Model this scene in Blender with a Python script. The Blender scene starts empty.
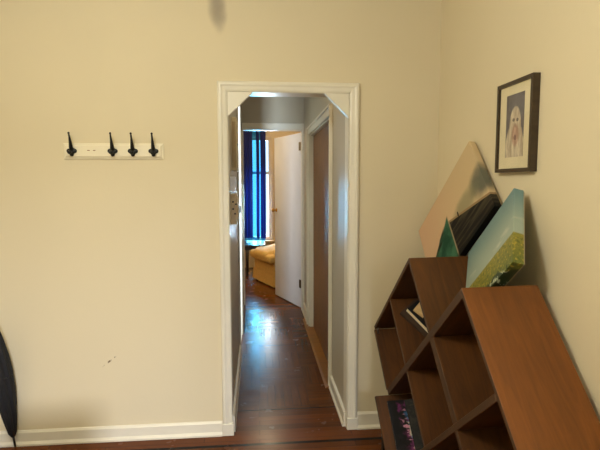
import bpy, bmesh, math, random
from mathutils import Vector, Matrix
random.seed(7)
PI = math.pi
col = bpy.context.scene.collection
scene = bpy.context.scene

# ------------------------------------------------------------------ materials
class NT:
    """small helper round a node tree: values are floats or sockets"""
    def __init__(self, name):
        self.m = bpy.data.materials.new(name); self.m.use_nodes = True
        self.t = self.m.node_tree; self.n = self.t.nodes; self.l = self.t.links
        self.b = self.n['Principled BSDF']; self.out = self.n['Material Output']
    def put(self, sock, v):
        if isinstance(v, bpy.types.NodeSocket): self.l.new(v, sock)
        else: sock.default_value = v
    def math(self, op, a, b=0.0, c=None):
        n = self.n.new('ShaderNodeMath'); n.operation = op
        self.put(n.inputs[0], a); self.put(n.inputs[1], b)
        if c is not None: self.put(n.inputs[2], c)
        return n.outputs[0]
    def add(self, a, b): return self.math('ADD', a, b)
    def sub(self, a, b): return self.math('SUBTRACT', a, b)
    def mul(self, a, b): return self.math('MULTIPLY', a, b)
    def step(self, v, a, b, lo=0.0, hi=1.0):
        n = self.n.new('ShaderNodeMapRange'); n.interpolation_type = 'SMOOTHSTEP'
        self.put(n.inputs[0], v)
        if a > b: a, b, lo, hi = b, a, hi, lo
        n.inputs[1].default_value = a; n.inputs[2].default_value = b
        n.inputs[3].default_value = lo; n.inputs[4].default_value = hi
        return n.outputs[0]
    def coord(self, kind='Object', scale=None, rot=(0, 0, 0), loc=(0, 0, 0)):
        n = self.n.new('ShaderNodeTexCoord'); o = n.outputs[kind]
        if scale is None: return o
        m = self.n.new('ShaderNodeMapping'); self.l.new(o, m.inputs[0])
        m.inputs['Scale'].default_value = scale; m.inputs['Rotation'].default_value = rot; m.inputs['Location'].default_value = loc
        return m.outputs[0]
    def xyz(self, v):
        n = self.n.new('ShaderNodeSeparateXYZ'); self.l.new(v, n.inputs[0]); return n.outputs
    def noise(self, v=None, scale=5.0, detail=3.0, rough=.55, dist=0.0):
        n = self.n.new('ShaderNodeTexNoise')
        if v is not None: self.l.new(v, n.inputs['Vector'])
        n.inputs['Scale'].default_value = scale; n.inputs['Detail'].default_value = detail
        n.inputs['Roughness'].default_value = rough; n.inputs['Distortion'].default_value = dist
        return n.outputs[0]
    def mix(self, f, a, b, mode='MIX'):
        n = self.n.new('ShaderNodeMix'); n.data_type = 'RGBA'; n.blend_type = mode
        self.put(n.inputs[0], f)
        for s, v in ((n.inputs[6], a), (n.inputs[7], b)):
            if isinstance(v, bpy.types.NodeSocket): self.l.new(v, s)
            else: s.default_value = (v[0], v[1], v[2], 1)
        return n.outputs[2]
    def ramp(self, f, stops):
        n = self.n.new('ShaderNodeValToRGB'); self.put(n.inputs[0], f)
        e = n.color_ramp.elements
        while len(e) < len(stops): e.new(.5)
        for k, (p, c) in enumerate(stops):
            e[k].position = p; e[k].color = (c[0], c[1], c[2], 1)
        return n.outputs[0]
    def color(self, c): 
        self.put(self.b.inputs['Base Color'], c if isinstance(c, bpy.types.NodeSocket) else (c[0], c[1], c[2], 1))
    def rough(self, r): self.put(self.b.inputs['Roughness'], r)
    def bump(self, h, strength=.1, dist=.01):
        n = self.n.new('ShaderNodeBump'); n.inputs['Strength'].default_value = strength; n.inputs['Distance'].default_value = dist
        self.l.new(h, n.inputs['Height']); self.l.new(n.outputs[0], self.b.inputs['Normal'])

def srgb(r, g, b):
    f = lambda v: (v/255/12.92) if v/255 <= .04045 else ((v/255+.055)/1.055)**2.4
    return (f(r), f(g), f(b))
def plain(name, c, rough=.5, metal=0.0, nscale=14, var=.12, bump=.05):
    t = NT(name); v = t.noise(t.coord(), nscale, 4)
    d = tuple(x*(1-var) for x in c); l = tuple(min(1, x*(1+var)) for x in c)
    t.color(t.ramp(v, [(.3, d), (.7, l)])); t.rough(rough); t.b.inputs['Metallic'].default_value = metal
    if bump: t.bump(v, bump, .004)
    return t.m

def wall_paint(name, c, rough=.75):
    t = NT(name); co = t.coord()
    big = t.noise(co, .9, 2); fine = t.noise(co, 90, 2)
    t.color(t.mix(t.step(big, .3, .7), tuple(x*.965 for x in c), c)); t.rough(rough)
    t.bump(t.add(fine, t.mul(t.noise(co, 6, 2), 1.5)), .10, .004)
    return t
def scuffed_wall(name, c):
    t = NT(name); co = t.coord(); x, y, z = t.xyz(co)
    big = t.noise(co, .9, 2); fine = t.noise(co, 90, 2)
    base = t.mix(t.step(big, .3, .7), tuple(v*.965 for v in c), c)
    # blurred grey smudge high on the wall, left of the doorway
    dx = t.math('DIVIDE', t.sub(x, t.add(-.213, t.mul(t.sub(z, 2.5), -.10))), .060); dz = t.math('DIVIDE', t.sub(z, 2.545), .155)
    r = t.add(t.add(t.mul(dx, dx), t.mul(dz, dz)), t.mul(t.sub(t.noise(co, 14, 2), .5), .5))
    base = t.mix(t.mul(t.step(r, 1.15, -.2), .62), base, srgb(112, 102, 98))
    # little scratches low on the wall
    n = t.noise(t.coord(scale=(60, 1, 25), rot=(0, .7, 0)), 1, 2)
    dx = t.math('DIVIDE', t.sub(x, -.885), .05); dz = t.math('DIVIDE', t.sub(t.sub(z, .49), t.mul(t.sub(x, -.885), .8)), .008)
    r = t.add(t.mul(dx, dx), t.mul(dz, dz))
    base = t.mix(t.mul(t.step(r, 1.0, .2), t.step(n, .48, .6)), base, srgb(110, 84, 52))
    t.color(base); t.rough(.75)
    t.bump(t.add(fine, t.mul(t.noise(co, 6, 2), 1.5)), .10, .004)
    return t.m

def wood(name, c1, c2, rough=.4, scale=1.0, coat=0.0, knots=False):
    """grain runs along local x"""
    t = NT(name)
    oi = t.n.new('ShaderNodeObjectInfo'); 
    cm = t.n.new('ShaderNodeCombineXYZ'); t.l.new(t.mul(oi.outputs['Random'], 17), cm.inputs[0]); t.l.new(t.mul(oi.outputs['Random'], 9), cm.inputs[2])
    va = t.n.new('ShaderNodeVectorMath'); va.operation = 'ADD'; t.l.new(t.coord(), va.inputs[0]); t.l.new(cm.outputs[0], va.inputs[1])
    m = t.n.new('ShaderNodeMapping'); t.l.new(va.outputs[0], m.inputs[0]); m.inputs['Scale'].default_value = (1.2*scale, 11*scale, 11*scale)
    g = t.noise(m.outputs[0], 2.2, 6, .6, 1.2); f = t.noise(m.outputs[0], 12, 3, .6)
    big = t.noise(va.outputs[0], 2.0*scale, 2)
    v = t.add(t.add(t.mul(g, .65), t.mul(f, .2)), t.mul(big, .35))
    c = t.ramp(v, [(.38, c1), (.75, c2)])
    if knots:
        vo = t.n.new('ShaderNodeTexVoronoi'); mm = t.n.new('ShaderNodeMapping'); t.l.new(va.outputs[0], mm.inputs[0]); mm.inputs['Scale'].default_value = (2.2, 4.0, 4.0)
        t.l.new(mm.outputs[0], vo.inputs['Vector']); vo.inputs['Scale'].default_value = 1.0
        c = t.mix(t.mul(t.step(vo.outputs['Distance'], .11, .04), .7), c, tuple(x*.3 for x in c1))
    t.color(c); t.rough(rough); t.bump(v, .06, .003)
    if coat: t.b.inputs['Coat Weight'].default_value = coat; t.b.inputs['Coat Roughness'].default_value = .15
    return t.m

def floor_mat(name, mode):
    t = NT(name); co = t.coord(); x, y, z = t.xyz(co)
    d, l = (srgb(62, 32, 11)), (srgb(128, 74, 29) if mode != 'border' else srgb(112, 60, 23))
    def planks(rot, pw, pl):
        m = t.n.new('ShaderNodeMapping'); t.l.new(co, m.inputs[0]); m.inputs['Rotation'].default_value = (0, 0, rot)
        b = t.n.new('ShaderNodeTexBrick'); t.l.new(m.outputs[0], b.inputs['Vector'])
        b.inputs['Scale'].default_value = 1; b.inputs['Brick Width'].default_value = pl; b.inputs['Row Height'].default_value = pw
        b.inputs['Mortar Size'].default_value = .0011; b.inputs['Mortar Smooth'].default_value = .3; b.inputs['Bias'].default_value = -.05
        b.offset = .37
        b.inputs['Color1'].default_value = (0, 0, 0, 1); b.inputs['Color2'].default_value = (1, 1, 1, 1); b.inputs['Mortar'].default_value = (.5, .5, .5, 1)
        s = t.n.new('ShaderNodeMapping'); t.l.new(m.outputs[0], s.inputs[0]); s.inputs['Scale'].default_value = (2.5, 40, 1)
        g = t.noise(s.outputs[0], 1.5, 5, .6, .6)
        return b.outputs['Color'], b.outputs['Fac'], g
    if mode == 'parquet':
        ca, fa, ga = planks(0, .0583, .35); cb, fb, gb = planks(PI/2, .0583, .35)
        ch = t.n.new('ShaderNodeTexChecker'); t.l.new(co, ch.inputs[0]); ch.inputs['Scale'].default_value = 1/.35
        f = ch.outputs['Fac']
        cc = t.mix(f, ca, cb); mort = t.add(t.mul(fa, t.sub(1, f)), t.mul(fb, f)); g = t.add(t.mul(ga, t.sub(1, f)), t.mul(gb, f))
    else:
        cc, mort, g = planks(0, .057, .9); mort = t.mul(mort, 1)
    bw = t.n.new('ShaderNodeRGBToBW'); t.l.new(cc, bw.inputs[0])
    v = t.add(t.mul(bw.outputs[0], .14 if mode == 'parquet' else .38), t.add(t.mul(g, .5), t.mul(t.noise(co, 1.7, 2), .2)))
    c = t.ramp(v, [(.2, d), (.85, l)])
    def line(y0, y1): return t.mul(t.step(y, y0-.002, y0+.002), t.step(y, y1+.002, y1-.002))
    if mode == 'border':
        m = t.add(line(3.105, 3.13), t.add(line(2.675, 2.70), line(2.52, 2.545)))
        c = t.mix(m, c, srgb(20, 11, 8)); c = t.mix(t.mul(line(2.70, 2.80), .35), c, srgb(128, 70, 34))
    c = t.mix(t.mul(mort, .85), c, srgb(18, 9, 6))
    t.color(c); sm = t.noise(co, 7, 4)
    t.rough(t.add(.13, t.mul(sm, .22))); t.bump(t.sub(t.add(t.mul(g, .05 if mode == 'parquet' else .2), t.mul(t.noise(co, 5, 2), .9)), t.mul(mort, 0 if mode == 'parquet' else .5)), .12, .003)
    t.b.inputs['Specular IOR Level'].default_value = .12
    return t.m

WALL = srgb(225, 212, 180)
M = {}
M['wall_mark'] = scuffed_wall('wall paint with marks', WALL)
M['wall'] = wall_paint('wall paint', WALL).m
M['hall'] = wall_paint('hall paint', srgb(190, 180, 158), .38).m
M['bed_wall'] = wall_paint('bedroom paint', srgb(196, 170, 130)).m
M['ceil'] = wall_paint('ceiling paint', srgb(225, 218, 200)).m
M['trim'] = plain('gloss trim paint', srgb(232, 226, 208), .32, var=.03, nscale=6, bump=.04)
M['trim_dark'] = wood('brown trim', srgb(60, 38, 24), srgb(92, 60, 38), .4)
M['floor_border'] = floor_mat('border boards', 'border')
M['floor_parquet'] = floor_mat('parquet blocks', 'parquet')
M['floor_planks'] = floor_mat('bedroom boards', 'planks')
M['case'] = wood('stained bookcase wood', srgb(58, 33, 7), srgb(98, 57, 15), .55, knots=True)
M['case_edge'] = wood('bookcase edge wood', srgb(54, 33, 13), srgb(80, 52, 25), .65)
M['case_lit'] = wood('lit bookcase wood', srgb(92, 51, 11), srgb(132, 76, 20), .55)  # brighter copy of the case wood, lamplight painted into its colour
M['saddle'] = wood('orange saddle wood', srgb(118, 72, 18), srgb(164, 106, 36), .3, .8)
M['closet'] = wood('brown door wood', srgb(86, 52, 26), srgb(130, 84, 46), .42, .5)
M['white_door'] = plain('white door paint', srgb(224, 224, 226), .3, var=.03, nscale=4, bump=.05)
M['iron'] = plain('black iron', srgb(26, 26, 25), .42, .3, 30, .25, .15)
M['brass'] = plain('brass', srgb(200, 150, 70), .28, 1.0, 30, .1, 0)
M['old_brass'] = plain('dull hinge metal', srgb(90, 78, 55), .4, .8, 30, .2, 0)
M['umb'] = plain('black umbrella cloth', srgb(24, 25, 29), .7, 0, 60, .25, .2)
M['black_plastic'] = plain('black plastic', srgb(18, 18, 18), .4, 0, 20, .1, 0)
M['frame'] = wood('dark frame wood', srgb(40, 30, 20), srgb(70, 54, 36), .35)
M['mat'] = plain('cream mat board', srgb(226, 214, 178), .8, var=.03, bump=.05)
M['hook_board'] = plain('cream painted board', srgb(240, 230, 202), .4, var=.02, nscale=8, bump=.03)
M['rust'] = plain('rust', srgb(130, 74, 40), .7, nscale=200)
M['canvas_back'] = plain('raw canvas', srgb(190, 175, 145), .85, nscale=60)
M['paper'] = plain('cream paper', srgb(244, 232, 200), .8, nscale=40, var=.08)
M['book_brown'] = plain('dark brown cover', srgb(66, 48, 36), .55, nscale=25)
M['book_black'] = plain('black cover', srgb(20, 22, 26), .45, nscale=25)
M['book_tan'] = plain('tan cover', srgb(230, 196, 140), .55, nscale=12)
M['book_red'] = plain('dull red cover', srgb(92, 34, 26), .6, nscale=15)
M['chair'] = plain('mustard upholstery', srgb(226, 182, 100), .85, 0, 35, .1, .25)
M['dark_table'] = wood('black brown wood', srgb(24, 17, 15), srgb(44, 32, 27), .4, coat=.1)
M['white_plastic'] = plain('white plastic', srgb(240, 243, 255), .35, var=.02, bump=0)
M['beige_plastic'] = plain('beige plastic', srgb(196, 174, 136), .45, nscale=20, var=.1)
M['cream_metal'] = plain('cream cabinet paint', srgb(220, 204, 168), .4, nscale=20, var=.06)
M['steel'] = plain('steel', srgb(150, 150, 150), .3, 1, 30, .1, 0)

def curtain_mat(name, c, trans):
    t = NT(name); g = t.noise(t.coord(scale=(160, 160, 4)), 1, 2)
    t.color(t.ramp(g, [(.3, tuple(x*.7 for x in c)), (.7, c)])); t.rough(.8)
    tr = t.n.new('ShaderNodeBsdfTranslucent'); tr.inputs[0].default_value = (c[0], c[1], c[2], 1)
    ms = t.n.new('ShaderNodeMixShader'); ms.inputs[0].default_value = trans
    t.l.new(t.b.outputs[0], ms.inputs[1]); t.l.new(tr.outputs[0], ms.inputs[2]); t.l.new(ms.outputs[0], t.out.inputs[0])
    return t.m
M['curtain'] = curtain_mat('navy curtain cloth', srgb(14, 21, 66), .20)
def sheer_mat():
    t = NT('sheer blue voile'); c = srgb(40, 120, 190)
    t.color(c); t.rough(.8)
    tp = t.n.new('ShaderNodeBsdfTransparent'); tp.inputs[0].default_value = (.17, .68, 1.0, 1)
    ms = t.n.new('ShaderNodeMixShader'); ms.inputs[0].default_value = .8
    t.l.new(t.b.outputs[0], ms.inputs[1]); t.l.new(tp.outputs[0], ms.inputs[2]); t.l.new(ms.outputs[0], t.out.inputs[0])
    return t.m
M['sheer'] = sheer_mat()
def glass_mat():
    t = NT('window glass')
    tp = t.n.new('ShaderNodeBsdfTransparent'); gl = t.n.new('ShaderNodeBsdfGlossy'); gl.inputs['Roughness'].default_value = .03
    ms = t.n.new('ShaderNodeMixShader'); ms.inputs[0].default_value = .04
    t.l.new(tp.outputs[0], ms.inputs[1]); t.l.new(gl.outputs[0], ms.inputs[2]); t.l.new(ms.outputs[0], t.out.inputs[0])
    return t.m
M['glass'] = glass_mat()

def painting_pier():
    # local x = along the long edge (u), -y = down the picture (v)
    t = NT('pier painting'); co = t.coord(); x, y, z = t.xyz(co); u = x; v = t.mul(y, -1)
    n = t.noise(t.coord(scale=(9, 9, 9)), 1, 4); n2 = t.noise(t.coord(scale=(3, 40, 3), rot=(0, 0, .35)), 1, 3)
    c = t.mix(t.step(t.add(u, t.mul(n, .1)), .15, .75), srgb(204, 180, 140), srgb(212, 176, 142))
    # smoky teal-grey smear near the short edge
    du = t.math('DIVIDE', t.sub(u, -.01), .17); dv = t.math('DIVIDE', t.sub(v, .245), .10)
    r = t.add(t.add(t.mul(du, du), t.mul(dv, dv)), t.mul(t.sub(n, .5), .9))
    c = t.mix(t.mul(t.step(r, 1.1, .1), .85), c, srgb(72, 84, 78))
    du = t.math('DIVIDE', t.sub(u, .2), .16); dv = t.math('DIVIDE', t.sub(v, .25), .07)
    r = t.add(t.add(t.mul(du, du), t.mul(dv, dv)), t.mul(t.sub(n, .5), .6))
    c = t.mix(t.mul(t.step(r, 1.2, .1), .6), c, srgb(118, 122, 92))
    # everything under the pier edge line
    line = t.sub(v, t.add(.360, t.mul(u, -.38)))
    dark = t.mix(t.mul(t.step(n2, .45, .62), .75), srgb(26, 24, 20), srgb(74, 66, 50))
    under = t.step(line, -.004, .006)
    pier = t.mul(under, t.step(u, .385, .37))
    c = t.mix(pier, c, dark)
    c = t.mix(t.mul(t.mul(t.step(line, -.012, -.006), t.step(line, .006, .0)), t.step(u, .39, .37)), c, srgb(150, 124, 88))
    # a small figure on the pier edge
    du = t.math('DIVIDE', t.sub(u, .28), .007); dv = t.math('DIVIDE', t.sub(v, .243), .018)
    c = t.mix(t.step(t.add(t.mul(du, du), t.mul(dv, dv)), 1.2, .6), c, srgb(60, 46, 34))
    # teal water beside the pier
    e = t.add(u, t.mul(v, .5))
    ln2 = t.sub(v, t.add(t.add(.194, t.mul(t.sub(u, .428), .545)), t.mul(t.sub(n, .5), .02)))
    teal = t.mul(t.step(ln2, -.006, .010), t.step(u, .375, .39))
    c = t.mix(teal, c, t.mix(t.step(n, .35, .7), srgb(24, 70, 52), srgb(66, 112, 84)))
    far = t.mul(t.mul(t.step(ln2, -.014, -.002), t.step(t.add(ln2, t.mul(t.sub(n2, .5), .05)), .034, .014)), t.step(u, .43, .48))
    c = t.mix(far, c, t.mix(t.step(n2, .4, .6), srgb(30, 34, 26), srgb(50, 74, 54)))
    # black foot of the picture
    blk = t.step(t.add(t.sub(v, t.mul(u, -.0)), t.mul(t.sub(n2, .5), .04)), .40, .43)
    c = t.mix(t.mul(blk, t.step(u, .42, .36)), c, srgb(12, 12, 12))
    t.color(c); t.rough(.7); t.b.inputs['Specular IOR Level'].default_value = .2; t.bump(t.noise(t.coord(scale=(500, 500, 500)), 1, 1), .08, .002)
    return t.m
def painting_field():
    t = NT('field painting'); co = t.coord(); x, y, z = t.xyz(co); u = x; v = t.mul(y, -1)
    n = t.noise(t.coord(scale=(6, 22, 6)), 1, 4); sp = t.noise(t.coord(scale=(70, 70, 70)), 1, 2); bl = t.noise(t.coord(scale=(24, 24, 24)), 1, 3)
    sky = t.mix(t.step(v, .0, .22), srgb(112, 142, 142), srgb(160, 174, 158))
    sky = t.mix(t.mul(t.step(n, .52, .68), t.mul(t.step(v, .12, .2), .6)), sky, srgb(206, 206, 186))
    f = t.mix(t.step(v, .22, .38), srgb(136, 130, 52), srgb(98, 106, 40))
    f = t.mix(t.mul(t.step(sp, .55, .66), .85), f, srgb(176, 156, 58))
    f = t.mix(t.mul(t.step(sp, .45, .36), .6), f, srgb(70, 84, 32))
    c = t.mix(t.step(t.add(v, t.mul(t.sub(bl, .5), .006)), .222, .230), sky, f)
    # dark bush with pale blossom in the low corner
    du = t.math('DIVIDE', t.sub(u, .16), .15); dv = t.math('DIVIDE', t.sub(v, .41), .085)
    r = t.add(t.add(t.mul(du, du), t.mul(dv, dv)), t.mul(t.sub(bl, .5), 1.6))
    bush = t.step(r, 1.0, .75)
    c = t.mix(bush, c, t.mix(t.step(bl, .57, .64), srgb(34, 52, 26), srgb(196, 204, 176)))
    t.color(c); t.rough(.55); t.bump(t.noise(t.coord(scale=(500, 500, 500)), 1, 1), .08, .002)
    return t.m
def photo_mat():
    # local y runs to the right (towards the camera), z up; origin at the photo's centre
    t = NT('faded portrait print'); co = t.coord(); x, y, z = t.xyz(co); h = t.mul(y, -1)
    n = t.noise(t.coord(scale=(40, 40, 40)), 1, 3); n2 = t.noise(t.coord(scale=(25, 60, 14)), 1, 3)
    c = t.mix(t.step(n, .3, .7), srgb(92, 88, 92), srgb(112, 106, 108))
    wob = t.mul(t.sub(n, .5), .25)
    def ell(cy, cz, ry, rz):
        a = t.math('DIVIDE', t.sub(h, cy), ry); b = t.math('DIVIDE', t.sub(z, cz), rz); return t.add(t.add(t.mul(a, a), t.mul(b, b)), wob)
    pale = t.mix(t.step(n2, .35, .7), srgb(176, 158, 134), srgb(220, 208, 182))
    c = t.mix(t.step(ell(.004, .000, .044, .080), 1.1, .85), c, pale)
    c = t.mix(t.step(ell(.002, -.095, .070, .115), 1.1, .85), c, pale)
    face = t.mix(t.step(n2, .4, .65), srgb(160, 116, 98), srgb(192, 150, 126))
    c = t.mix(t.mul(t.step(ell(.007, -.040, .028, .050), 1.15, .5), .75), c, face)
    c = t.mix(t.mul(t.step(ell(-.009, .024, .010, .008), 1.2, .5), .8), c, srgb(58, 48, 48))
    c = t.mix(t.mul(t.step(ell(.021, .022, .010, .008), 1.2, .5), .8), c, srgb(58, 48, 48))
    c = t.mix(t.mul(t.step(ell(.006, .0, .008, .010), 1.2, .5), .5), c, srgb(110, 78, 70))
    c = t.mix(t.mul(t.step(ell(.006, -.050, .013, .012), 1.2, .5), .7), c, srgb(104, 62, 56))
    t.color(c); t.rough(.6)
    return t.m
def comic_mat():
    t = NT('colourful cover art'); co = t.coord(); x, y, z = t.xyz(co)
    n = t.noise(t.coord(scale=(34, 34, 34)), 1, 5); n2 = t.noise(t.coord(scale=(60, 22, 20)), 1, 4); n3 = t.noise(t.coord(scale=(18, 30, 18)), 1, 3)
    c = t.mix(t.step(n, .4, .7), srgb(16, 16, 18), srgb(32, 30, 34))
    d = t.add(z, t.mul(t.sub(x, .13), -.1))        # band across the cover
    band = lambda c0, w: t.step(t.math('ABSOLUTE', t.sub(t.add(d, t.mul(t.sub(n, .5), .07)), c0)), w, w*.55)
    c = t.mix(t.mul(band(.095, .05), t.step(n3, .42, .58)), c, srgb(124, 52, 106))
    c = t.mix(t.mul(band(.115, .028), t.mul(t.step(x, .05, .09), t.step(n2, .36, .5))), c, srgb(66, 132, 190))
    c = t.mix(t.mul(band(.105, .022), t.mul(t.step(x, .09, .12), t.step(n2, .47, .56))), c, srgb(222, 214, 190))
    c = t.mix(t.mul(band(.13, .02), t.mul(t.step(x, .12, .16), t.step(n3, .46, .56))), c, srgb(96, 190, 182))
    c = t.mix(t.mul(band(.08, .02), t.mul(t.step(x, .03, .06), t.step(n2, .55, .62))), c, srgb(226, 160, 186))
    t.color(c); t.rough(.5)
    return t.m
def grey_art_mat():
    t = NT('dark patterned cover'); w = t.noise(t.coord(scale=(36, 20, 30), rot=(0, .6, 0)), 1, 4, .6, 1.5)
    t.color(t.ramp(w, [(.45, srgb(12, 13, 14)), (.6, srgb(30, 29, 26)), (.76, srgb(66, 60, 46))])); t.rough(.75)
    return t.m
M['pier'] = painting_pier(); M['field'] = painting_field(); M['photo'] = photo_mat(); M['comic'] = comic_mat(); M['grey_art'] = grey_art_mat()

# ------------------------------------------------------------------ mesh helpers
def obj(name, bm, mat, parent=None, smooth=False, mw=None):
    bmesh.ops.recalc_face_normals(bm, faces=bm.faces[:])
    me = bpy.data.meshes.new(name); bm.to_mesh(me); bm.free()
    if smooth:
        for p in me.polygons: p.use_smooth = True
    o = bpy.data.objects.new(name, me); col.objects.link(o)
    mats = mat if isinstance(mat, (list, tuple)) else [mat]
    for m in mats: me.materials.append(m)
    if parent: o.parent = parent
    if mw is not None: o.matrix_local = mw
    return o
def NB(): return bmesh.new()
def box(bm, x0, x1, y0, y1, z0, z1, bev=0.0, seg=2, mi=0):
    vs = [bm.verts.new(p) for p in ((x0,y0,z0),(x1,y0,z0),(x1,y1,z0),(x0,y1,z0),(x0,y0,z1),(x1,y0,z1),(x1,y1,z1),(x0,y1,z1))]
    fs = [bm.faces.new([vs[i] for i in q]) for q in ((0,3,2,1),(4,5,6,7),(0,1,5,4),(1,2,6,5),(2,3,7,6),(3,0,4,7))]
    for f in fs: f.material_index = mi
    if bev:
        es = list({e for f in fs for e in f.edges})
        bmesh.ops.bevel(bm, geom=es, offset=bev, segments=seg, profile=.5, affect='EDGES')
    return fs
def prism(bm, pts, axis, a, b):
    """polygon pts in the two other axes, extruded along axis from a to b"""
    def P(p, t):
        q = [p[0], p[1]]; q.insert(axis, t); return tuple(q)
    A = [bm.verts.new(P(p, a)) for p in pts]; B = [bm.verts.new(P(p, b)) for p in pts]
    bm.faces.new(A); bm.faces.new(B[::-1])
    for i in range(len(pts)):
        j = (i+1) % len(pts); bm.faces.new((A[i], B[i], B[j], A[j]))
def tube(bm, pts, rads, seg=12, cap=True):
    pts = [Vector(p) for p in pts]; rings = []; up0 = None
    for i, p in enumerate(pts):
        d = (pts[min(i+1, len(pts)-1)]-pts[max(i-1, 0)]).normalized()
        if up0 is None: up0 = d.orthogonal().normalized()
        a = (up0-d*up0.dot(d)).normalized(); up0 = a; b = d.cross(a)
        r = rads[i] if isinstance(rads, (list, tuple)) else rads
        rings.append([bm.verts.new(p+(a*math.cos(k*2*PI/seg)+b*math.sin(k*2*PI/seg))*r) for k in range(seg)])
    for i in range(len(rings)-1):
        for k in range(seg):
            j = (k+1) % seg; bm.faces.new((rings[i][k], rings[i][j], rings[i+1][j], rings[i+1][k]))
    if cap: bm.faces.new(rings[0][::-1]); bm.faces.new(rings[-1])
def ball(bm, c, r, sc=(1, 1, 1)):
    m = Matrix.Translation(c) @ Matrix.Diagonal((sc[0], sc[1], sc[2], 1))
    bmesh.ops.create_uvsphere(bm, u_segments=16, v_segments=10, radius=r, matrix=m)
def lathe(bm, prof, seg=24, c=(0, 0, 0)):
    rings = [[bm.verts.new((c[0]+r*math.cos(k*2*PI/seg), c[1]+r*math.sin(k*2*PI/seg), c[2]+z)) for k in range(seg)] for r, z in prof]
    for i in range(len(rings)-1):
        for k in range(seg):
            j = (k+1) % seg; bm.faces.new((rings[i][k], rings[i][j], rings[i+1][j], rings[i+1][k]))
    bm.faces.new(rings[0][::-1]); bm.faces.new(rings[-1])
def thing(name, label, cat, loc=(0, 0, 0), mat=None, group=None):
    o = bpy.data.objects.new(name, None); col.objects.link(o); o.empty_display_size = .1
    if mat is not None: o.matrix_world = mat
    else: o.location = loc
    o['label'] = label; o['category'] = cat
    if group: o['group'] = group
    return o
def tag(o, label, cat, group=None):
    o['label'] = label; o['category'] = cat
    if group: o['group'] = group
    return o
def struct(name, bm, mat, label=None, parent=None, smooth=False):
    o = obj(name, bm, mat, parent, smooth)
    if parent is None: o['kind'] = 'structure'
    if label: o['label'] = label
    return o
def basis(o, x, y, z):
    return Matrix(((x[0], y[0], z[0], o[0]), (x[1], y[1], z[1], o[1]), (x[2], y[2], z[2], o[2]), (0, 0, 0, 1)))

# ------------------------------------------------------------------ setting: shell
XL, XR, YF, HB = -1.575, 1.1027, 2.823, -1.8       # living room
HL, HR, YE, CE = -.17, .548, 5.55, 2.75            # hall and its far end
def slab(name, mat, *boxes, label=None):
    bm = NB()
    for b in boxes: box(bm, *b)
    return struct(name, bm, mat, label)
slab('floor', M['floor_border'], (XL-.12, XR+.12, HB-.12, 3.118, -.1, 0), label='dark glossy wooden floorboards with thin black border lines')
slab('floor', M['floor_parquet'], (HL-.0, HR+.78, 3.118, YE+.06, -.1, 0), label='dark parquet blocks running down the hallway')
slab('floor', M['floor_planks'], (-1.6, 2.2, YE+.06, 8.8, -.1, 0), label='dark glossy boards of the far bedroom')
slab('floor', M['ceil'], (-1.4, HL, 3.118, YE+.06, -.1, 0), label='pale floor of the side room')
slab('ceiling', M['ceil'], (XL-.12, XR+.12, HB-.12, YF+.12, CE, CE+.1))
slab('ceiling', M['ceil'], (-1.6, 2.2, YF+.12, 8.8, CE, CE+.1))
slab('wall_left', M['wall'], (XL-.12, XL, HB-.12, YF+.12, 0, CE))
slab('wall_right', M['wall'], (XR, XR+.12, HB-.12, YF+.12, 0, CE))
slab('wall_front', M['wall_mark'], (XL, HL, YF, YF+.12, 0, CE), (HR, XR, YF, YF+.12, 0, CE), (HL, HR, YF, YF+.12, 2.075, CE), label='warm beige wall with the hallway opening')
wx0, wx1, wz0, wz1 = .05, 1.0, .95, 2.25          # window behind the camera
slab('wall_back', M['wall'], (XL, wx0, HB-.12, HB, 0, CE), (wx1, XR, HB-.12, HB, 0, CE), (wx0, wx1, HB-.12, HB, 0, wz0), (wx0, wx1, HB-.12, HB, wz1, CE))
D1, D2 = 4.2, 4.75                                 # side-room doorway in the hall's left wall
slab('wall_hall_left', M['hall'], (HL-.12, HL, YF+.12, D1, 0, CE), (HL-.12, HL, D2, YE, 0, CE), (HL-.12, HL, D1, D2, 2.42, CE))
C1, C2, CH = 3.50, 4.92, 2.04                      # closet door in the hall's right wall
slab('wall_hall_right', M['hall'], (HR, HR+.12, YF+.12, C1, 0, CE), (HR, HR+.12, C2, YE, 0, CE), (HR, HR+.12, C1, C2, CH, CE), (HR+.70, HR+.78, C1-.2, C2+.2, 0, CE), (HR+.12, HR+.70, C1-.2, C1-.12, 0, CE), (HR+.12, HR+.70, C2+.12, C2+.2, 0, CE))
EO = .525; EH = 2.16                               # bedroom doorway
slab('wall_hall_end', M['hall'], (-1.6, HL, YE, YE+.12, 0, CE), (EO, 2.2, YE, YE+.12, 0, CE), (HL, EO, YE, YE+.12, EH, CE))
slab('wall_side_room', M['ceil'], (-1.5, -1.4, 2.95, 5.55, 0, CE), (-1.4, HL-.12, 2.945, 3.05, 0, CE))
BW0, BW1, BZ0, BZ1 = -.25, .25, .50, 2.36          # bedroom window
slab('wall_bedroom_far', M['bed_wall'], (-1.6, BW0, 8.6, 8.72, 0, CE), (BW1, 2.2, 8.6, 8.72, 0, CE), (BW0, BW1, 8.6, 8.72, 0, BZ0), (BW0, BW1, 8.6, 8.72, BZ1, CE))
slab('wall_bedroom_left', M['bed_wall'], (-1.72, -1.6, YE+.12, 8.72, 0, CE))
slab('wall_bedroom_right', M['bed_wall'], (2.2, 2.32, YE+.12, 8.72, 0, CE))

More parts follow.
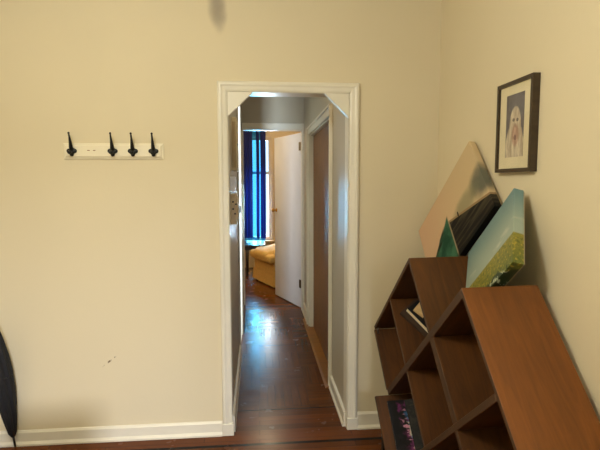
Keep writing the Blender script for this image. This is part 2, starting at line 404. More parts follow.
# baseboards with shoe moulding
def bb(name, x0, x1, y0, y1, h, nrm, mat=None, shoe=.018):
    bm = NB(); t = .016
    if nrm == 'y': # front towards -y, wall at y1
        pts = [(y1, 0), (y1-t-shoe*.7, 0), (y1-t-shoe*.7, shoe*.6), (y1-t, shoe*1.3), (y1-t, h-.012), (y1-t*.5, h-.003), (y1-.001, h)]
        prism(bm, pts, 0, x0, x1)
    elif nrm == '+x': # front towards +x, wall at x0
        pts = [(x0, 0), (x0+t+shoe*.5, 0), (x0+t+shoe*.5, shoe*.6), (x0+t, shoe*1.3), (x0+t, h-.012), (x0+t*.5, h-.003), (x0+.001, h)]
        prism(bm, pts, 1, y0, y1)
    else:
        pts = [(x1, 0), (x1-t-shoe*.5, 0), (x1-t-shoe*.5, shoe*.6), (x1-t, shoe*1.3), (x1-t, h-.012), (x1-t*.5, h-.003), (x1-.001, h)]
        prism(bm, pts, 1, y0, y1)
    return struct(name, bm, mat or M['trim'])
bb('baseboard_front', XL+.02, -.228, 0, YF, .088, 'y')
bb('baseboard_front', .611, XR-.0, 0, YF, .105, 'y')
bb('baseboard_left', XL, 0, HB, YF, .088, '+x')
bb('baseboard_right', 0, XR, HB, YF-.03, .1, '-x')
bb('baseboard_hall_left', HL, 0, YF+.02, D1-.07, .11, '+x', shoe=.006)
bb('baseboard_hall_left', HL, 0, D2+.01, YE, .10, '+x', M['trim_dark'], shoe=.006)
bb('baseboard_hall_right', 0, HR, YF+.02, C1-.07, .10, '-x')
bb('baseboard_hall_right', 0, HR, C2+.10, YE, .12, '-x')

# casing of the big opening: rounded profile swept round three sides
def casing(name, x0, x1, ztop, y, w=.062, t=.022, label=None, wr=None):
    wr = wr or w
    bm = NB()
    prof = [(0, 0), (.0, t*.55), (.08, t*.85), (.2, t), (.36, t), (.5, t*.82), (.78, t*.74), (.93, t*.62), (1, t*.5), (1, 0)]   # from outer to inner edge
    rings = []
    for f, d in prof:
        l, r, zt = x0+w*f, x1-wr*f, ztop-w*f
        rings.append([bm.verts.new(p) for p in ((l, y-d, 0), (l, y-d, zt), (r, y-d, zt), (r, y-d, 0))])
    for a, b in zip(rings, rings[1:]):
        for k in range(3): bm.faces.new((a[k], a[k+1], b[k+1], b[k]))
    bm.faces.new([r[0] for r in rings]); bm.faces.new([r[3] for r in rings][::-1])
    return struct(name, bm, M['trim'], label, smooth=False)
casing('trim_1', -.226, .610, 2.131, YF, .060, .024, 'cream painted casing framing the hallway opening')
# jamb lining
bm = NB(); box(bm, HL, HL+.004, YF-.008, YF+.10, 0, 2.072); box(bm, HR-.004, HR, YF-.008, YF+.10, 0, 2.072); box(bm, HL, HR, YF-.008, YF+.12, 2.069, 2.075)
struct('trim_2', bm, M['trim'], 'flat cream lining inside the hallway opening')
# triangular corner pieces
for s in (0, 1):
    bm = NB()
    pts = [(HL+.004, 2.069), (-.022, 2.069), (HL+.004, 1.932)] if s == 0 else [(HR-.004, 2.069), (.402, 2.069), (HR-.004, 1.932)]
    prism(bm, pts, 1, YF-.012, YF+.024)
    struct('trim_%d' % (3+s), bm, M['trim'], 'cream triangular corner piece in the %s upper corner of the hallway opening' % ('left' if s == 0 else 'right'))
# plinth feet of the casing
for n, (x0, x1) in (('trim_5', (-.228, -.158)), ('trim_6', (.545, .612))):
    bm = NB(); box(bm, x0, x1, YF-.027, YF+.004, 0, .075, .003); struct(n, bm, M['trim'])
# side-room doorway lining, bright far jamb
bm = NB(); box(bm, HL-.125, HL+.004, D2-.006, D2, 0, 2.42); box(bm, HL-.125, HL+.001, D1, D1+.004, 0, 2.42); box(bm, HL-.125, HL+.004, D1, D2, 2.414, 2.42)
struct('trim_7', bm, M['trim'], 'bright white jamb of the doorway on the hall left side')
bm = NB(); box(bm, HL-.05, HL+.003, D2-.014, D2-.006, 1.25, 1.32, .002); struct('trim_8', bm, M['black_plastic'], 'small black strike plate on the bright white jamb')
bm = NB(); box(bm, HL, HL+.012, D1-.065, D1, 0, 2.45, .003); box(bm, HL, HL+.012, D2, D2+.06, 0, 2.45, .003); struct('trim_9', bm, M['hall'])
# bedroom doorway casing
bm = NB()
box(bm, HL, HR, YE-.02, YE, EH, EH+.072, .004); box(bm, EO, HR, YE-.018, YE, 0, EH, .003)
box(bm, EO-.004, EO, YE-.0, YE+.12, 0, EH); box(bm, HL, EO, YE, YE+.12, EH-.006, EH); box(bm, HL-.0, HL+.012, YE-.0, YE+.12, 0, EH)
struct('trim_10', bm, M['trim'], 'pale casing of the bedroom doorway at the hall end')
# closet door casing (mitred boards on the right hall wall) 
bm = NB(); cw = .075
for x0, t0 in ((HR, .016),):
    box(bm, x0-t0, x0, C1-cw, C1, 0, CH+cw, .004); box(bm, x0-t0, x0, C2, C2+cw+.015, 0, CH+cw, .004); box(bm, x0-t0, x0, C1, C2, CH, CH+cw, .004)
    box(bm, x0-t0-.012, x0-t0+.002, C1-cw, C1-cw+.018, 0, CH+cw, .003); box(bm, x0-t0-.012, x0-t0+.002, C2+cw-.003, C2+cw+.015, 0, CH+cw, .003); box(bm, x0-t0-.012, x0-t0+.002, C1-cw, C2+cw+.015, CH+cw-.018, CH+cw, .003)
box(bm, HR, HR+.12, C1-.0, C1+.012, 0, CH); box(bm, HR, HR+.12, C2-.012, C2, 0, CH); box(bm, HR, HR+.12, C1, C2, CH-.012, CH)
struct('trim_11', bm, M['trim'], 'pale grey casing round the brown closet door')
bm = NB(); prism(bm, [(.497, 0), (.615, 0), (.615, .012), (.512, .012)], 1, C1-.09, C2+.3)
o = struct('trim_12', bm, M['saddle'], 'orange wooden threshold strip under the brown closet door')
# closet door leaf
bm = NB(); box(bm, HR+.035, HR+.075, C1+.31, C2-.014, .016, CH-.014, .003)
d = struct('door_2', bm, M['closet'], 'flat brown wooden closet door on the hall right side')

# open white bedroom door
hx, hy, fx, fy = .520, YE+.135, .233, 6.42
L = math.hypot(fx-hx, fy-hy); ang = math.atan2(fy-hy, fx-hx)
bm = NB(); box(bm, 0, L, -.035, 0, .012, EH-.02, .002)
d = struct('door_1', bm, M['white_door'], 'plain white bedroom door standing open')
d.matrix_world = Matrix.Translation((hx, hy, 0)) @ Matrix.Rotation(ang, 4, 'Z')
for sy in (1, -1):
    bm = NB(); lathe(bm, [(.026, 0), (.026, .006), (.011, .012), (.011, .03), (.024, .036), (.030, .05), (.024, .064), (.008, .07)], 20)
    y0 = 0 if sy > 0 else -.035
    k = obj('door_knob', bm, M['brass'], d, True, Matrix.Translation((L-.06, y0, 1.18)) @ Matrix.Rotation(-sy*PI/2, 4, 'X')); k['label'] = 'round brass knob'
for z in (.26, 1.93):
    bm = NB(); tube(bm, [(0, 0, 0), (0, 0, .10)], .010, 10); box(bm, 0, .035, -.001, .004, 0, .1); box(bm, -.03, 0, -.001, .004, 0, .1)
    h = obj('hinge', bm, M['old_brass'], d, False, Matrix.Translation((-.004, .006, z))); h['label'] = 'dark metal hinge'

# bedroom window
bm = NB(); wy = 8.6
box(bm, BW0-.07, BW0, wy-.02, wy, BZ0-.06, BZ1+.07, .004); box(bm, BW1, BW1+.055, wy-.02, wy, BZ0-.06, BZ1+.07, .004)
box(bm, BW0, BW1, wy-.02, wy, BZ1, BZ1+.07, .004); box(bm, BW0-.09, BW1+.09, wy-.05, wy, BZ0-.03, BZ0, .004)
for x0, x1 in ((BW0, BW0+.045), (BW1-.045, BW1)): box(bm, x0, x1, wy+.03, wy+.07, BZ0, BZ1)
for z0, z1 in ((BZ0, BZ0+.06), (1.70, 1.75), (BZ1-.05, BZ1)): box(bm, BW0+.045, BW1-.045, wy+.03, wy+.07, z0, z1)
w = struct('window_1', bm, M['bed_wall'], 'tall sash window glowing blue behind navy curtains')
bm = NB(); box(bm, BW0+.045, BW1-.045, wy+.048, wy+.052, BZ0+.06, BZ1-.05); obj('pane', bm, M['glass'], w)
# window behind the camera
bm = NB()
for x0, x1 in ((wx0, wx0+.05), (wx1-.05, wx1)): box(bm, x0, x1, HB-.09, HB-.05, wz0, wz1)
for z0, z1 in ((wz0, wz0+.05), (1.58, 1.62), (wz1-.05, wz1)): box(bm, wx0+.05, wx1-.05, HB-.09, HB-.05, z0, z1)
w = struct('window_2', bm, M['trim'], 'window behind the viewer')
bm = NB(); box(bm, wx0+.05, wx1-.05, HB-.072, HB-.068, wz0+.05, wz1-.05); obj('pane', bm, M['glass'], w)

# ------------------------------------------------------------------ coat rack
t = thing('coat_rack', 'cream wall rack board with four black iron coat hooks', 'coat rack', (-.8145, YF+.001, 1.727))
bm = NB(); W2, H2 = .2785, .046
def rectring(bm, hw, hh, y): return [bm.verts.new(p) for p in ((-hw, y, -hh), (hw, y, -hh), (hw, y, hh), (-hw, y, hh))]
rr = [rectring(bm, W2, H2, 0), rectring(bm, W2, H2, -.007), rectring(bm, W2-.006, H2-.006, -.011), rectring(bm, W2-.012, H2-.012, -.012), rectring(bm, W2-.014, H2-.014, -.019), rectring(bm, W2-.018, H2-.018, -.021)]
for a, b in zip(rr, rr[1:]):
    for k in range(4): bm.faces.new((a[k], a[(k+1) % 4], b[(k+1) % 4], b[k]))
bm.faces.new(rr[0]); bm.faces.new(rr[-1][::-1])
obj('rack_board', bm, M['hook_board'], t)
def hook_bm():
    bm = NB()
    # lobed back plate
    ball(bm, (0, 0, 0), .020, (1, .35, 1)); ball(bm, (-.015, 0, .001), .0135, (1, .4, .95)); ball(bm, (.015, 0, .001), .0135, (1, .4, .95))
    ball(bm, (0, -.002, -.018), .0115, (1, .5, 1.1)); ball(bm, (0, 0, .016), .010, (1, .4, 1))
    # lower knob
    tube(bm, [(0, 0, -.004), (0, -.018, -.010), (0, -.028, -.009)], [.006, .006, .007], 10); ball(bm, (0, -.032, -.008), .012)
    # long upper prong
    tube(bm, [(0, 0, .006), (0, -.010, .022), (0, -.016, .045), (0, -.024, .070), (0, -.033, .093)], [.0115, .0105, .0082, .0058, .0044], 10)
    ball(bm, (0, -.034, .097), .0062)
    return bm
h0 = None
for x in (-1.048, -.824, -.712, -.597):
    if h0 is None: h0 = h = obj('coat_hook', hook_bm(), M['iron'], t, True)
    else:
        h = h0.copy(); col.objects.link(h); h.parent = t
    h.location = (x+.8145+.006, -.025, .000)
    h['label'] = 'black iron hook with long upper prong'
for x in (-.952, -.920):
    bm = NB(); ball(bm, (0, 0, 0), .0045, (1.7, .4, .55)); hh = obj('screw_hole', bm, M['rust'], t, True); hh.location = (x+.8145, -.021, .004); hh['label'] = 'rusty empty screw hole'

# ------------------------------------------------------------------ umbrella
tip = Vector((-1.430, 2.785, .0)); top = Vector((-1.468, 2.665, .93)); ax = (top-tip).normalized()
zx = ax.cross(Vector((0, 1, 0))).normalized(); yx = ax.cross(zx)
UL = (top-tip).length
zx_l = Vector((1, 0, 0)) if zx.x < 0 else Vector((-1, 0, 0))
t = thing('umbrella', 'folded black umbrella leaning in the left corner, tip on the floor', 'umbrella', mat=basis(tip, zx, yx, ax))
bm = NB(); seg = 48; prof = [(.075, .010), (.10, .020), (.18, .030), (.28, .041), (.38, .048), (.48, .050), (.58, .046), (.68, .036), (.76, .024)]
rings = []
for z, r in prof:
    rings.append([bm.verts.new(((r*(1+.16*math.cos(8*a+z*6)+.06*math.cos(3*a)))*math.cos(a), r*(1+.16*math.cos(8*a+z*6))*math.sin(a), z)) for a in [k*2*PI/seg for k in range(seg)]])
for a, b in zip(rings, rings[1:]):
    for k in range(seg): bm.faces.new((a[k], a[(k+1) % seg], b[(k+1) % seg], b[k]))
bm.faces.new(rings[0][::-1]); bm.faces.new(rings[-1])
obj('canopy', bm, M['umb'], t, True)
bm = NB(); tube(bm, [(0, 0, .002), (0, 0, .02), (0, 0, .09)], [.004, .006, .0065], 12); obj('ferrule', bm, M['black_plastic'], t, True)
bm = NB(); tube(bm, [(0, 0, .755), (0, 0, UL-.09)], .006, 12); obj('shaft', bm, M['black_plastic'], t, True)
bm = NB(); tube(bm, [(0, 0, UL-.10), (0, 0, UL-.02)]+[Vector((0, 0, UL-.02))+(zx_l*(1-math.cos(a))+Vector((0, 0, 1))*math.sin(a))*.042 for a in (.4, .9, 1.4, 1.9, 2.4, 2.9, 3.3)], [.012, .013]+[.012]*7, 14); obj('handle', bm, M['black_plastic'], t, True)
bm = NB(); tube(bm, [(.050*math.cos(a), .050*math.sin(a), .46+.01*math.sin(a)) for a in [k*2*PI/24 for k in range(25)]], .004, 6, False); obj('strap', bm, M['umb'], t, True)

# ------------------------------------------------------------------ picture on the right wall
fy0, fy1, fz0, fz1, fxf = 1.788, 2.064, 1.5886, 1.970, 1.0715
cy, cz = (fy0+fy1)/2, (fz0+fz1)/2; hw, hh = (fy1-fy0)/2, (fz1-fz0)/2
t = thing('framed_photo', 'dark framed faded portrait photo hanging on the right wall', 'picture', (XR, cy, cz))
X0 = fxf-XR
bm = NB(); fw = .0155
for a in (0, 1):
    s = -1 if a == 0 else 1
    prism(bm, [(s*hw, -hh), (s*hw, hh), (s*(hw-fw), hh-fw), (s*(hw-fw), -hh+fw)], 0, X0, -.001)
    prism(bm, [(-hw, s*hh), (hw, s*hh), (hw-fw, s*(hh-fw)), (-hw+fw, s*(hh-fw))], 0, X0, -.001)
obj('frame', bm, M['frame'], t)
bm = NB(); box(bm, X0+.010, X0+.013, -hw+fw, hw-fw, -hh+fw, hh-fw); o = obj('mat_board', bm, M['mat'], t); o['label'] = 'cream mat'
bm = NB(); box(bm, -.0008, .0008, -.068, .068, -.131, .131); o = obj('photo', bm, M['photo'], t); o.location = (X0+.0093, .0, .004); o['label'] = 'faded print of a pale long-haired head on grey'
bm = NB(); box(bm, X0+.004, X0+.0055, -hw+fw, hw-fw, -hh+fw, hh-fw); obj('glass', bm, M['glass'], t)

# ------------------------------------------------------------------ bookcase (diamond lattice of slanted boards)
NBs = Vector((.036, -.66966, -.74132)).normalized()          # down towards the viewer
FBs = Vector((-.030, .74104, -.67097)); FBs = (FBs-NBs*FBs.dot(NBs)).normalized()   # down towards the far corner
WBs = NBs.cross(FBs)                                            # depth, towards the wall
S, DEP = .3814, .306
A0 = Vector((.7254, 2.2024, 1.1828)); base = Vector((.90, 1.75, 0))
case = thing('bookcase', 'brown wooden diamond-lattice bookcase standing against the right wall', 'bookcase', base)
T1 = .019
def node(i, j, k=0.0): return A0+FBs*(S*i)+NBs*(S*j)+WBs*k-base
def nboard(i, j0, j1, t=T1, name='slanted_board', mat='case', out=0.0, a=0.0, b=0.0, dep=DEP, up=0.0):
    L = S*(j1-j0)-a-b
    bm = NB(); box(bm, 0, L, -up, t-up, -out, dep, .0015, 1)
    for f in bm.faces:
        if f.normal.z < -.9: f.material_index = 1
    return obj(name, bm, [M[mat], M['case_edge']], case, False, basis(node(i, j0)+NBs*a, NBs, FBs, WBs))
def fboard(j, i0, i1, t=T1, name='slanted_board', mat='case', a=0.0, b=0.0, shift=0.0, dep=DEP):
    L = S*(i1-i0)-a-b
    bm = NB(); box(bm, 0, L, -t, 0, 0, dep, .0015, 1)
    for f in bm.faces:
        if f.normal.z < -.9: f.material_index = 1
    return obj(name, bm, [M[mat], M['case_edge']], case, False, basis(node(i0, j)+FBs*a+NBs*shift, FBs, -NBs, WBs))
TD = .034
fboard(0, 0, 2, a=T1)
fboard(1, -1, 2, TD, a=T1)
fboard(2, -1, 2, .026, a=T1); fboard(3, -1, 1, .026, a=T1, b=-.019); fboard(4, -1, 0, a=T1, b=-.019, dep=DEP-.04)
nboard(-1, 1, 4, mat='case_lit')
nboard(0, 0, 1); nboard(0, 1, 2, .046, a=TD, up=.022); nboard(0, 2, 3, .026, a=.026); nboard(0, 3, 4, a=.026)
nboard(1, 0, 1, a=T1); nboard(1, 1, 2, a=TD); nboard(1, 2, 3, a=.026)
nboard(2, 0, 1, a=T1); nboard(2, 1, 2.05, out=.075, a=TD, dep=DEP-.02)
# metal bracket at the far corner
bm = NB(); box(bm, .003, .030, -.0025, 0, .012, .022); box(bm, 0, .0025, -.02, 0, .012, .022)
o = obj('corner_bracket', bm, M['steel'], case, False, basis(node(2, 0)+NBs*T1, NBs, FBs, WBs)); o['label'] = 'small steel corner bracket'
# feet under the lowest corners
for (i, j) in ((2, 2), (1, 3), (0, 4)):
    for k in (.03, DEP-.04):
        p = node(i, j, k); z = p.z
        bm = NB(); tube(bm, [(0, 0, .001), (0, 0, z-.022)], .018, 14); o = obj('foot', bm, M['black_plastic'], case, False, Matrix.Translation((p.x, p.y+.0, 0)))
p = node(2.0, 1.60, -.055)
bm = NB(); ball(bm, (0, 0, .047), .045, (.35, .9, 1)); box(bm, -.012, .012, -.02, .02, .06, p.z-.030); o = obj('caster', bm, M['black_plastic'], case, True, Matrix.Translation((p.x+.012, p.y+.07, 0))); o['label'] = 'black caster wheel'

# ------------------------------------------------------------------ books in the case
def book(name, label, org, X, Y, Z, L, Wd, H, cover, page=None, group=None, art=None, spine='x0'):
    """book lying with its length on X, width on Y, thickness on Z (all unit vectors)"""
    t = thing(name, label, 'book', mat=basis(org, X, Y, Z), group=group)
    c = .0018; bm = NB()
    box(bm, 0, L, 0, Wd, 0, c); box(bm, 0, L, 0, Wd, H-c, H); box(bm, 0, L, 0, c, c, H-c)
    obj('cover', bm, cover, t)
    bm = NB(); box(bm, .001, L-.001, c, Wd-.0008, c, H-c); obj('pages', bm, page or M['paper'], t)
    return t
def on_n(i, j, k, h=0.0):      # point on the upper face of N-board i at lattice j, depth k, h above it
    return A0+FBs*(S*i-h)+NBs*(S*j)+WBs*k
UPN = -FBs                     # normal of an N board, upwards
# stack on the middle divider of the far cell
def rot_in(ang): 
    x = NBs*math.cos(ang)+WBs*math.sin(ang); y = UPN.cross(x); return x, y
BOOKS = []
x, y = rot_in(.65)
book('hardback_book', 'thick dark brown hardback lying lowest in the small book stack of the bookcase', on_n(1, .29, .032, .001), x, y, UPN, .205, .13, .020, M['book_brown'], M['book_brown'])
x, y = rot_in(.58)
book('paperback_book', 'black covered paperback with cream page edges lying on the dark brown hardback', on_n(1, .275, .062, .052)+y*.085, x, -y, -UPN, .165, .085, .029, M['book_black'])
x, y = rot_in(.75)
book('paperback_book', 'small tan paperback lying on top of the black covered paperback', on_n(1, .315, .088, .054), x, y, UPN, .062, .06, .016, M['book_tan'])
# comics on the lower outer board
zt = S*2
def slab_book(name, label, i, j, k, L, Wd, H, cov, art, tilt=0.0, lift=0.0):
    Y = (WBs*math.cos(tilt)+UPN*math.sin(tilt)).normalized(); Z = NBs.cross(Y)*-1
    if Z.dot(UPN) < 0: Z = -Z
    t = thing(name, label, 'book', mat=basis(on_n(i, j, k, lift), NBs, Z*-1, Y))
    # local x along N, z along Y (across), -y up
    bm = NB(); box(bm, 0, L, -H, -H+.0015, 0, Wd); box(bm, 0, L, -.0015, 0, 0, Wd); box(bm, 0, L, -H+.0015, -.0015, Wd-.0015, Wd); obj('cover', bm, art, t)
    bm = NB(); box(bm, .002, L-.002, -H+.0015, -.0015, .002, Wd-.0015); obj('pages', bm, cov, t)
    return t
slab_book('comic_book', 'black comic book with a purple and blue cover lying on the lowest bookcase board', 2, 1.18, -.017, .30, .165, .010, M['paper'], M['comic'], 0, .001)
slab_book('album_book', 'dark grey patterned album leaning behind the purple and blue comic', 2, 1.20, .078, .29, .17, .012, M['book_black'], M['grey_art'], .45, .022)
# red book at the back of the near cell
book('hardback_book', 'dull red hardback lying behind the front edge of the outer bookcase board', on_n(0, 1.36, .192, .0235), NBs, NBs.cross(UPN)*-1, UPN, .17, .10, .022, M['book_red'])

# ------------------------------------------------------------------ unseen chair, added to block daylight and shade the wall low down
t = thing('shadow_chair', 'plain wooden chair added out of view to cast the shadow low on the left wall', 'chair', mat=Matrix.Translation((-.56, .86, 0)) @ Matrix.Rotation(.0, 4, 'Z'))
bm = NB(); box(bm, -.20, .20, -.20, .20, .42, .455, .01); obj('shadow_chair_seat', bm, M['case'], t)
for lx, ly, lz in ((-.18, -.18, .42), (.18, -.18, .42), (-.18, .18, .88), (.18, .18, .88)):
    bm = NB(); box(bm, lx-.018, lx+.018, ly-.018, ly+.018, .001, lz, .004); obj('leg', bm, M['case'], t)
bm = NB(); box(bm, -.162, .162, .168, .186, .52, .87, .006); obj('backrest', bm, M['case'], t)

# ------------------------------------------------------------------ canvases
def Rz(v, c): return Vector((v[0]*math.cos(c)-v[1]*math.sin(c), v[0]*math.sin(c)+v[1]*math.cos(c), v[2]))
def Ry(v, t): return Vector((v[0]*math.cos(t)+v[2]*math.sin(t), v[1], -v[0]*math.sin(t)+v[2]*math.cos(t)))
def canvas(name, label, T, a, b, c, LU, LV, th, mat):
    F, N, W = [Rz(Ry(Vector(v), b), c) for v in ((0, math.cos(a), -math.sin(a)), (0, -math.sin(a), -math.cos(a)), (1, 0, 0))]
    t = thing(name, label, 'painting', mat=basis(T, F, -N, W))
    bm = NB(); box(bm, 0, LU, -LV, 0, 0, th, .003, 2)
    obj('painted_canvas', bm, mat, t)
    bm = NB()
    for y0, y1 in ((-LV+.004, -LV+.04), (-.04, -.004)): box(bm, .004, LU-.004, y0, y1, th-.002, th+.004)
    for x0, x1 in ((.004, .04), (LU-.04, LU-.004)): box(bm, x0, x1, -LV+.04, -.04, th-.002, th+.004)
    obj('stretcher_bars', bm, M['canvas_back'], t)
    return t
canvas('canvas_painting', 'large beige canvas painting of a dark pier over green water, leaning in the corner', Vector((1.054, 2.300, 1.752)), .778, .088, .051, .720, .435, .034, M['pier'])
cs = .975; c0 = Vector((0, 0, 1.5451))
T2 = c0+(Vector((1.057, 1.873, 1.523))-c0)*cs
canvas('canvas_painting', 'smaller canvas painting of blue sky over a yellow green field, on the bookcase', T2, .731, .258, -.211, .511*cs, .374*cs, .041, M['field'])

# ------------------------------------------------------------------ hall wall fittings
def fit(name, label, cat, y0, y1, z0, z1, dep, mat): 
    t = thing(name, label, cat, (HL-.001, y0, (z0+z1)/2)); h = (z1-z0)/2
    bm = NB(); box(bm, 0, dep, 0, y1-y0, -h, h, .004, 2); obj('case', bm, mat, t)
    return t, h
t, h = fit('electrical_panel', 'cream metal box mounted high on the hall left wall', 'wall box', 3.28, 3.58, 1.63, 1.99, .034, M['cream_metal'])
bm = NB(); box(bm, .006, .029, -.004, .001, -h+.02, h-.03, .001); obj('end_plate', bm, M['beige_plastic'], t)
bm = NB(); box(bm, .034, .037, .02, .28, -h+.02, h-.02, .002); obj('panel_door', bm, M['cream_metal'], t)
bm = NB(); tube(bm, [(.037, .05, 0), (.041, .05, 0)], .008, 12); obj('latch', bm, M['steel'], t)
t, h = fit('switch_box', 'small bluish white plastic box on the hall left wall', 'switch', 3.0, 3.09, 1.492, 1.585, .034, M['white_plastic'])
bm = NB(); box(bm, .034, .038, .02, .07, -.03, .03, .002); obj('rocker', bm, M['white_plastic'], t)
t, h = fit('door_intercom', 'beige intercom box with dark buttons below the white box', 'intercom', 3.0, 3.16, 1.285, 1.478, .042, M['beige_plastic'])
for x_, z_ in ((.018, .045), (.036, .030), (.018, .0), (.030, -.03)):
    bm = NB(); ball(bm, (x_, -.001, z_), .006, (1, .5, 1)); obj('button', bm, M['black_plastic'], t, True)
bm = NB(); box(bm, .042, .047, .03, .13, -.07, .07, .003); obj('speaker_plate', bm, M['cream_metal'], t)

# ------------------------------------------------------------------ bedroom: curtains, chair, table
def curtain(name, label, xs0, xs1, y, z0, z1, folds, amp, mat, taper=0.0):
    bm = NB(); nx, nz = folds*12, 14; g = []
    for k in range(nz+1):
        fz = k/nz; row = []
        for i in range(nx+1):
            f = i/nx; w = (xs1-xs0)*(1-taper*math.sin(fz*PI)*.5)
            x = xs0+w*f+.006*math.sin(f*folds*4*PI+fz*2); yy = y+amp*(.7+.3*math.cos(fz*3))*math.sin(f*folds*2*PI+fz*.6)+.006*math.sin(7*fz+f*9)
            row.append(bm.verts.new((x, yy, z0+(z1-z0)*fz)))
        g.append(row)
    for k in range(nz):
        for i in range(nx): bm.faces.new((g[k][i], g[k][i+1], g[k+1][i+1], g[k+1][i]))
    o = obj(name, bm, mat, None, True); tag(o, label, 'curtain'); return o
curtain('curtain', 'left navy curtain panel beside the blue bedroom window', -.34, -.085, 8.47, .56, 2.53, 4, .028, M['curtain'])
curtain('curtain', 'narrow navy curtain fold hanging down the middle of the blue window', -.020, .035, 8.455, .55, 2.53, 1, .02, M['curtain'])
curtain('curtain', 'right navy curtain panel beside the blue bedroom window', .055, .150, 8.47, .55, 2.53, 2, .025, M['curtain'])
curtain('sheer_curtain', 'sheer blue voile hanging between the navy curtains', -.30, .14, 8.52, .50, 2.53, 9, .012, M['sheer'])
t = thing('curtain_rod', 'dark curtain rod above the bedroom window', 'curtain rod', (0, 8.5, 2.54))
bm = NB(); tube(bm, [(-.45, -.035, 0), (.34, -.035, 0)], .010, 12); obj('rod', bm, M['iron'], t, True)
for x_ in (-.42, .31):
    bm = NB(); tube(bm, [(x_, -.03, 0), (x_, .10, 0)], .007, 8); obj('bracket', bm, M['iron'], t)
    bm = NB(); ball(bm, (x_*1.1, -.035, 0), .02); obj('finial', bm, M['iron'], t, True)

# table behind the chair
t = thing('side_table', 'dark glossy wooden table behind the mustard armchair', 'table', (-.05, 8.03, 0))
bm = NB(); box(bm, -.19, .17, -.28, .28, .50, .525, .006); obj('tabletop', bm, M['dark_table'], t)
bm = NB(); box(bm, -.165, .145, -.25, .25, .44, .50); obj('apron', bm, M['dark_table'], t)
for lx, ly in ((-.13, -.235), (.12, -.235), (-.13, .235), (.12, .235)):
    bm = NB(); tube(bm, [(lx, ly, .44), (lx, ly, .3), (lx, ly, .001)], [.026, .024, .018], 12); obj('leg', bm, M['dark_table'], t, True)

# armchair: local -x is its front, y to its sides
def soft(bm, x0, x1, y0, y1, z0, z1, bev): box(bm, x0, x1, y0, y1, z0, z1, bev, 5)
CH_A = math.atan2(.35, .87)
t = thing('armchair', 'mustard upholstered skirted armchair half hidden by the open white door', 'armchair', mat=Matrix.Translation((.42, 7.34, 0)) @ Matrix.Rotation(CH_A, 4, 'Z'))
bm = NB(); soft(bm, -.36, .40, -.40, .40, .16, .34, .03); obj('seat_base', bm, M['chair'], t, True)
bm = NB(); soft(bm, -.44, .30, -.28, .28, .35, .50, .055)
for v in bm.verts:
    if v.co.z > .43: v.co.z += .035*math.cos(v.co.y*4)*(1-abs(v.co.x+.07)*1.0)+.16*(v.co.x+.44)
soft(bm, -.44, -.30, -.41, .41, .36, .49, .05)
obj('seat_cushion', bm, M['chair'], t, True)
for s in (-1, 1):
    bm = NB(); ya, yb = sorted((s*.28, s*.42)); soft(bm, -.32, .40, ya, yb, .16, .44, .04)
    tube(bm, [(-.33, s*.36, .43), (-.30, s*.36, .44), (.36, s*.36, .47)], [.065, .08, .08], 18)
    obj('arm', bm, M['chair'], t, True)
bm = NB(); soft(bm, .26, .44, -.40, .40, .3, .95, .07); obj('backrest', bm, M['chair'], t, True)
bm = NB(); pts = []
per = []
def edge(a, b, n):
    for i in range(n): f = i/n; per.append((a[0]+(b[0]-a[0])*f, a[1]+(b[1]-a[1])*f))
edge((-.37, -.41), (.42, -.41), 30); edge((.42, -.41), (.42, .41), 30); edge((.42, .41), (-.37, .41), 30); edge((-.37, .41), (-.37, -.41), 30)
lo, hi = [], []
for i, (px, py) in enumerate(per):
    w = .006*math.sin(i*1.9)+.004*math.sin(i*.7); n = Vector((px-.02, py)).normalized()
    lo.append(bm.verts.new((px+n.x*(.012+w), py+n.y*(.012+w), .02))); hi.append(bm.verts.new((px, py, .19)))
for i in range(len(per)):
    j = (i+1) % len(per); bm.faces.new((lo[i], lo[j], hi[j], hi[i]))
obj('skirt', bm, M['chair'], t, True)
for lx, ly in ((-.33, -.37), (-.33, .37), (.38, -.37), (.38, .37)):
    bm = NB(); tube(bm, [(lx, ly, .17), (lx, ly, .001)], [.025, .018], 10); obj('leg', bm, M['dark_table'], t, True)

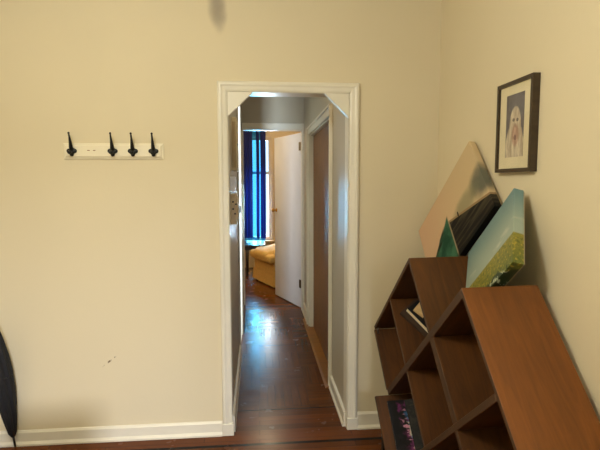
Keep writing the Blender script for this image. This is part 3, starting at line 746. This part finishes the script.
# ------------------------------------------------------------------ lights
def area(name, loc, target, sx, sy, power, color):
    l = bpy.data.lights.new(name, 'AREA'); l.shape = 'RECTANGLE'; l.size = sx; l.size_y = sy; l.energy = power; l.color = color
    o = bpy.data.objects.new(name, l); col.objects.link(o); o.location = loc
    o.rotation_euler = (Vector(target)-Vector(loc)).to_track_quat('-Z', 'Y').to_euler(); return o
def point(name, loc, power, color, r=.08):
    l = bpy.data.lights.new(name, 'POINT'); l.energy = power; l.color = color; l.shadow_soft_size = r
    o = bpy.data.objects.new(name, l); col.objects.link(o); o.location = loc; return o
WARM = (1.0, .98, .85)
point('ceiling lamp', (-.75, .75, 2.45), 64, WARM, .14)
area('daylight through the rear window', (1.2, -3.5, 2.6), (-.6, 2.8, .3), .5, .5, 290, (.90, .92, 1.0))
area('side room daylight', (-.58, 3.50, 1.6), (.4, 5.8, 1.4), .35, 1.5, 85, (.66, .82, 1.0))
area('sky outside the bedroom window', (-.02, 9.0, 1.0), (-.02, 6.0, 0.7), 1.0, 1.1, 330, (.84, .93, 1.0))
point('bedroom lamp', (.12, 7.2, 2.5), 30, (1.0, .80, .52), .12)
point('bedroom fill light', (-.9, 6.3, 2.2), 24, (1.0, .80, .52), .12)  # added fill without a fixture, warms the open white door
point('hall fill light', (.2, 3.25, 2.6), 5.0, (1.0, .88, .70), .1)  # extra light with no lamp behind it, added to brighten the hall

w = bpy.data.worlds.new('world'); scene.world = w; w.use_nodes = True
bg = w.node_tree.nodes['Background']; bg.inputs[0].default_value = (.45, .72, 1.0, 1); bg.inputs[1].default_value = 2.2

# ------------------------------------------------------------------ camera
f, yaw, pitch, roll, H = 472.234, .0897751, .0891089, -.002214, 1.54515
cam = bpy.data.cameras.new('camera'); cam.sensor_fit = 'HORIZONTAL'; cam.sensor_width = 36; cam.lens = f/600*36; cam.clip_start = .01
co = bpy.data.objects.new('camera', cam); col.objects.link(co)
fw = Vector((math.sin(yaw)*math.cos(pitch), math.cos(yaw)*math.cos(pitch), -math.sin(pitch)))
r = Vector((math.cos(yaw), -math.sin(yaw), 0)); u = r.cross(fw)
r2 = r*math.cos(roll)+u*math.sin(roll); u2 = -r*math.sin(roll)+u*math.cos(roll)
co.matrix_world = basis((0, 0, H), r2, u2, -fw)
scene.camera = co
scene.view_settings.view_transform = 'Standard'
scene.view_settings.look = 'None'
scene.view_settings.exposure = 0.0
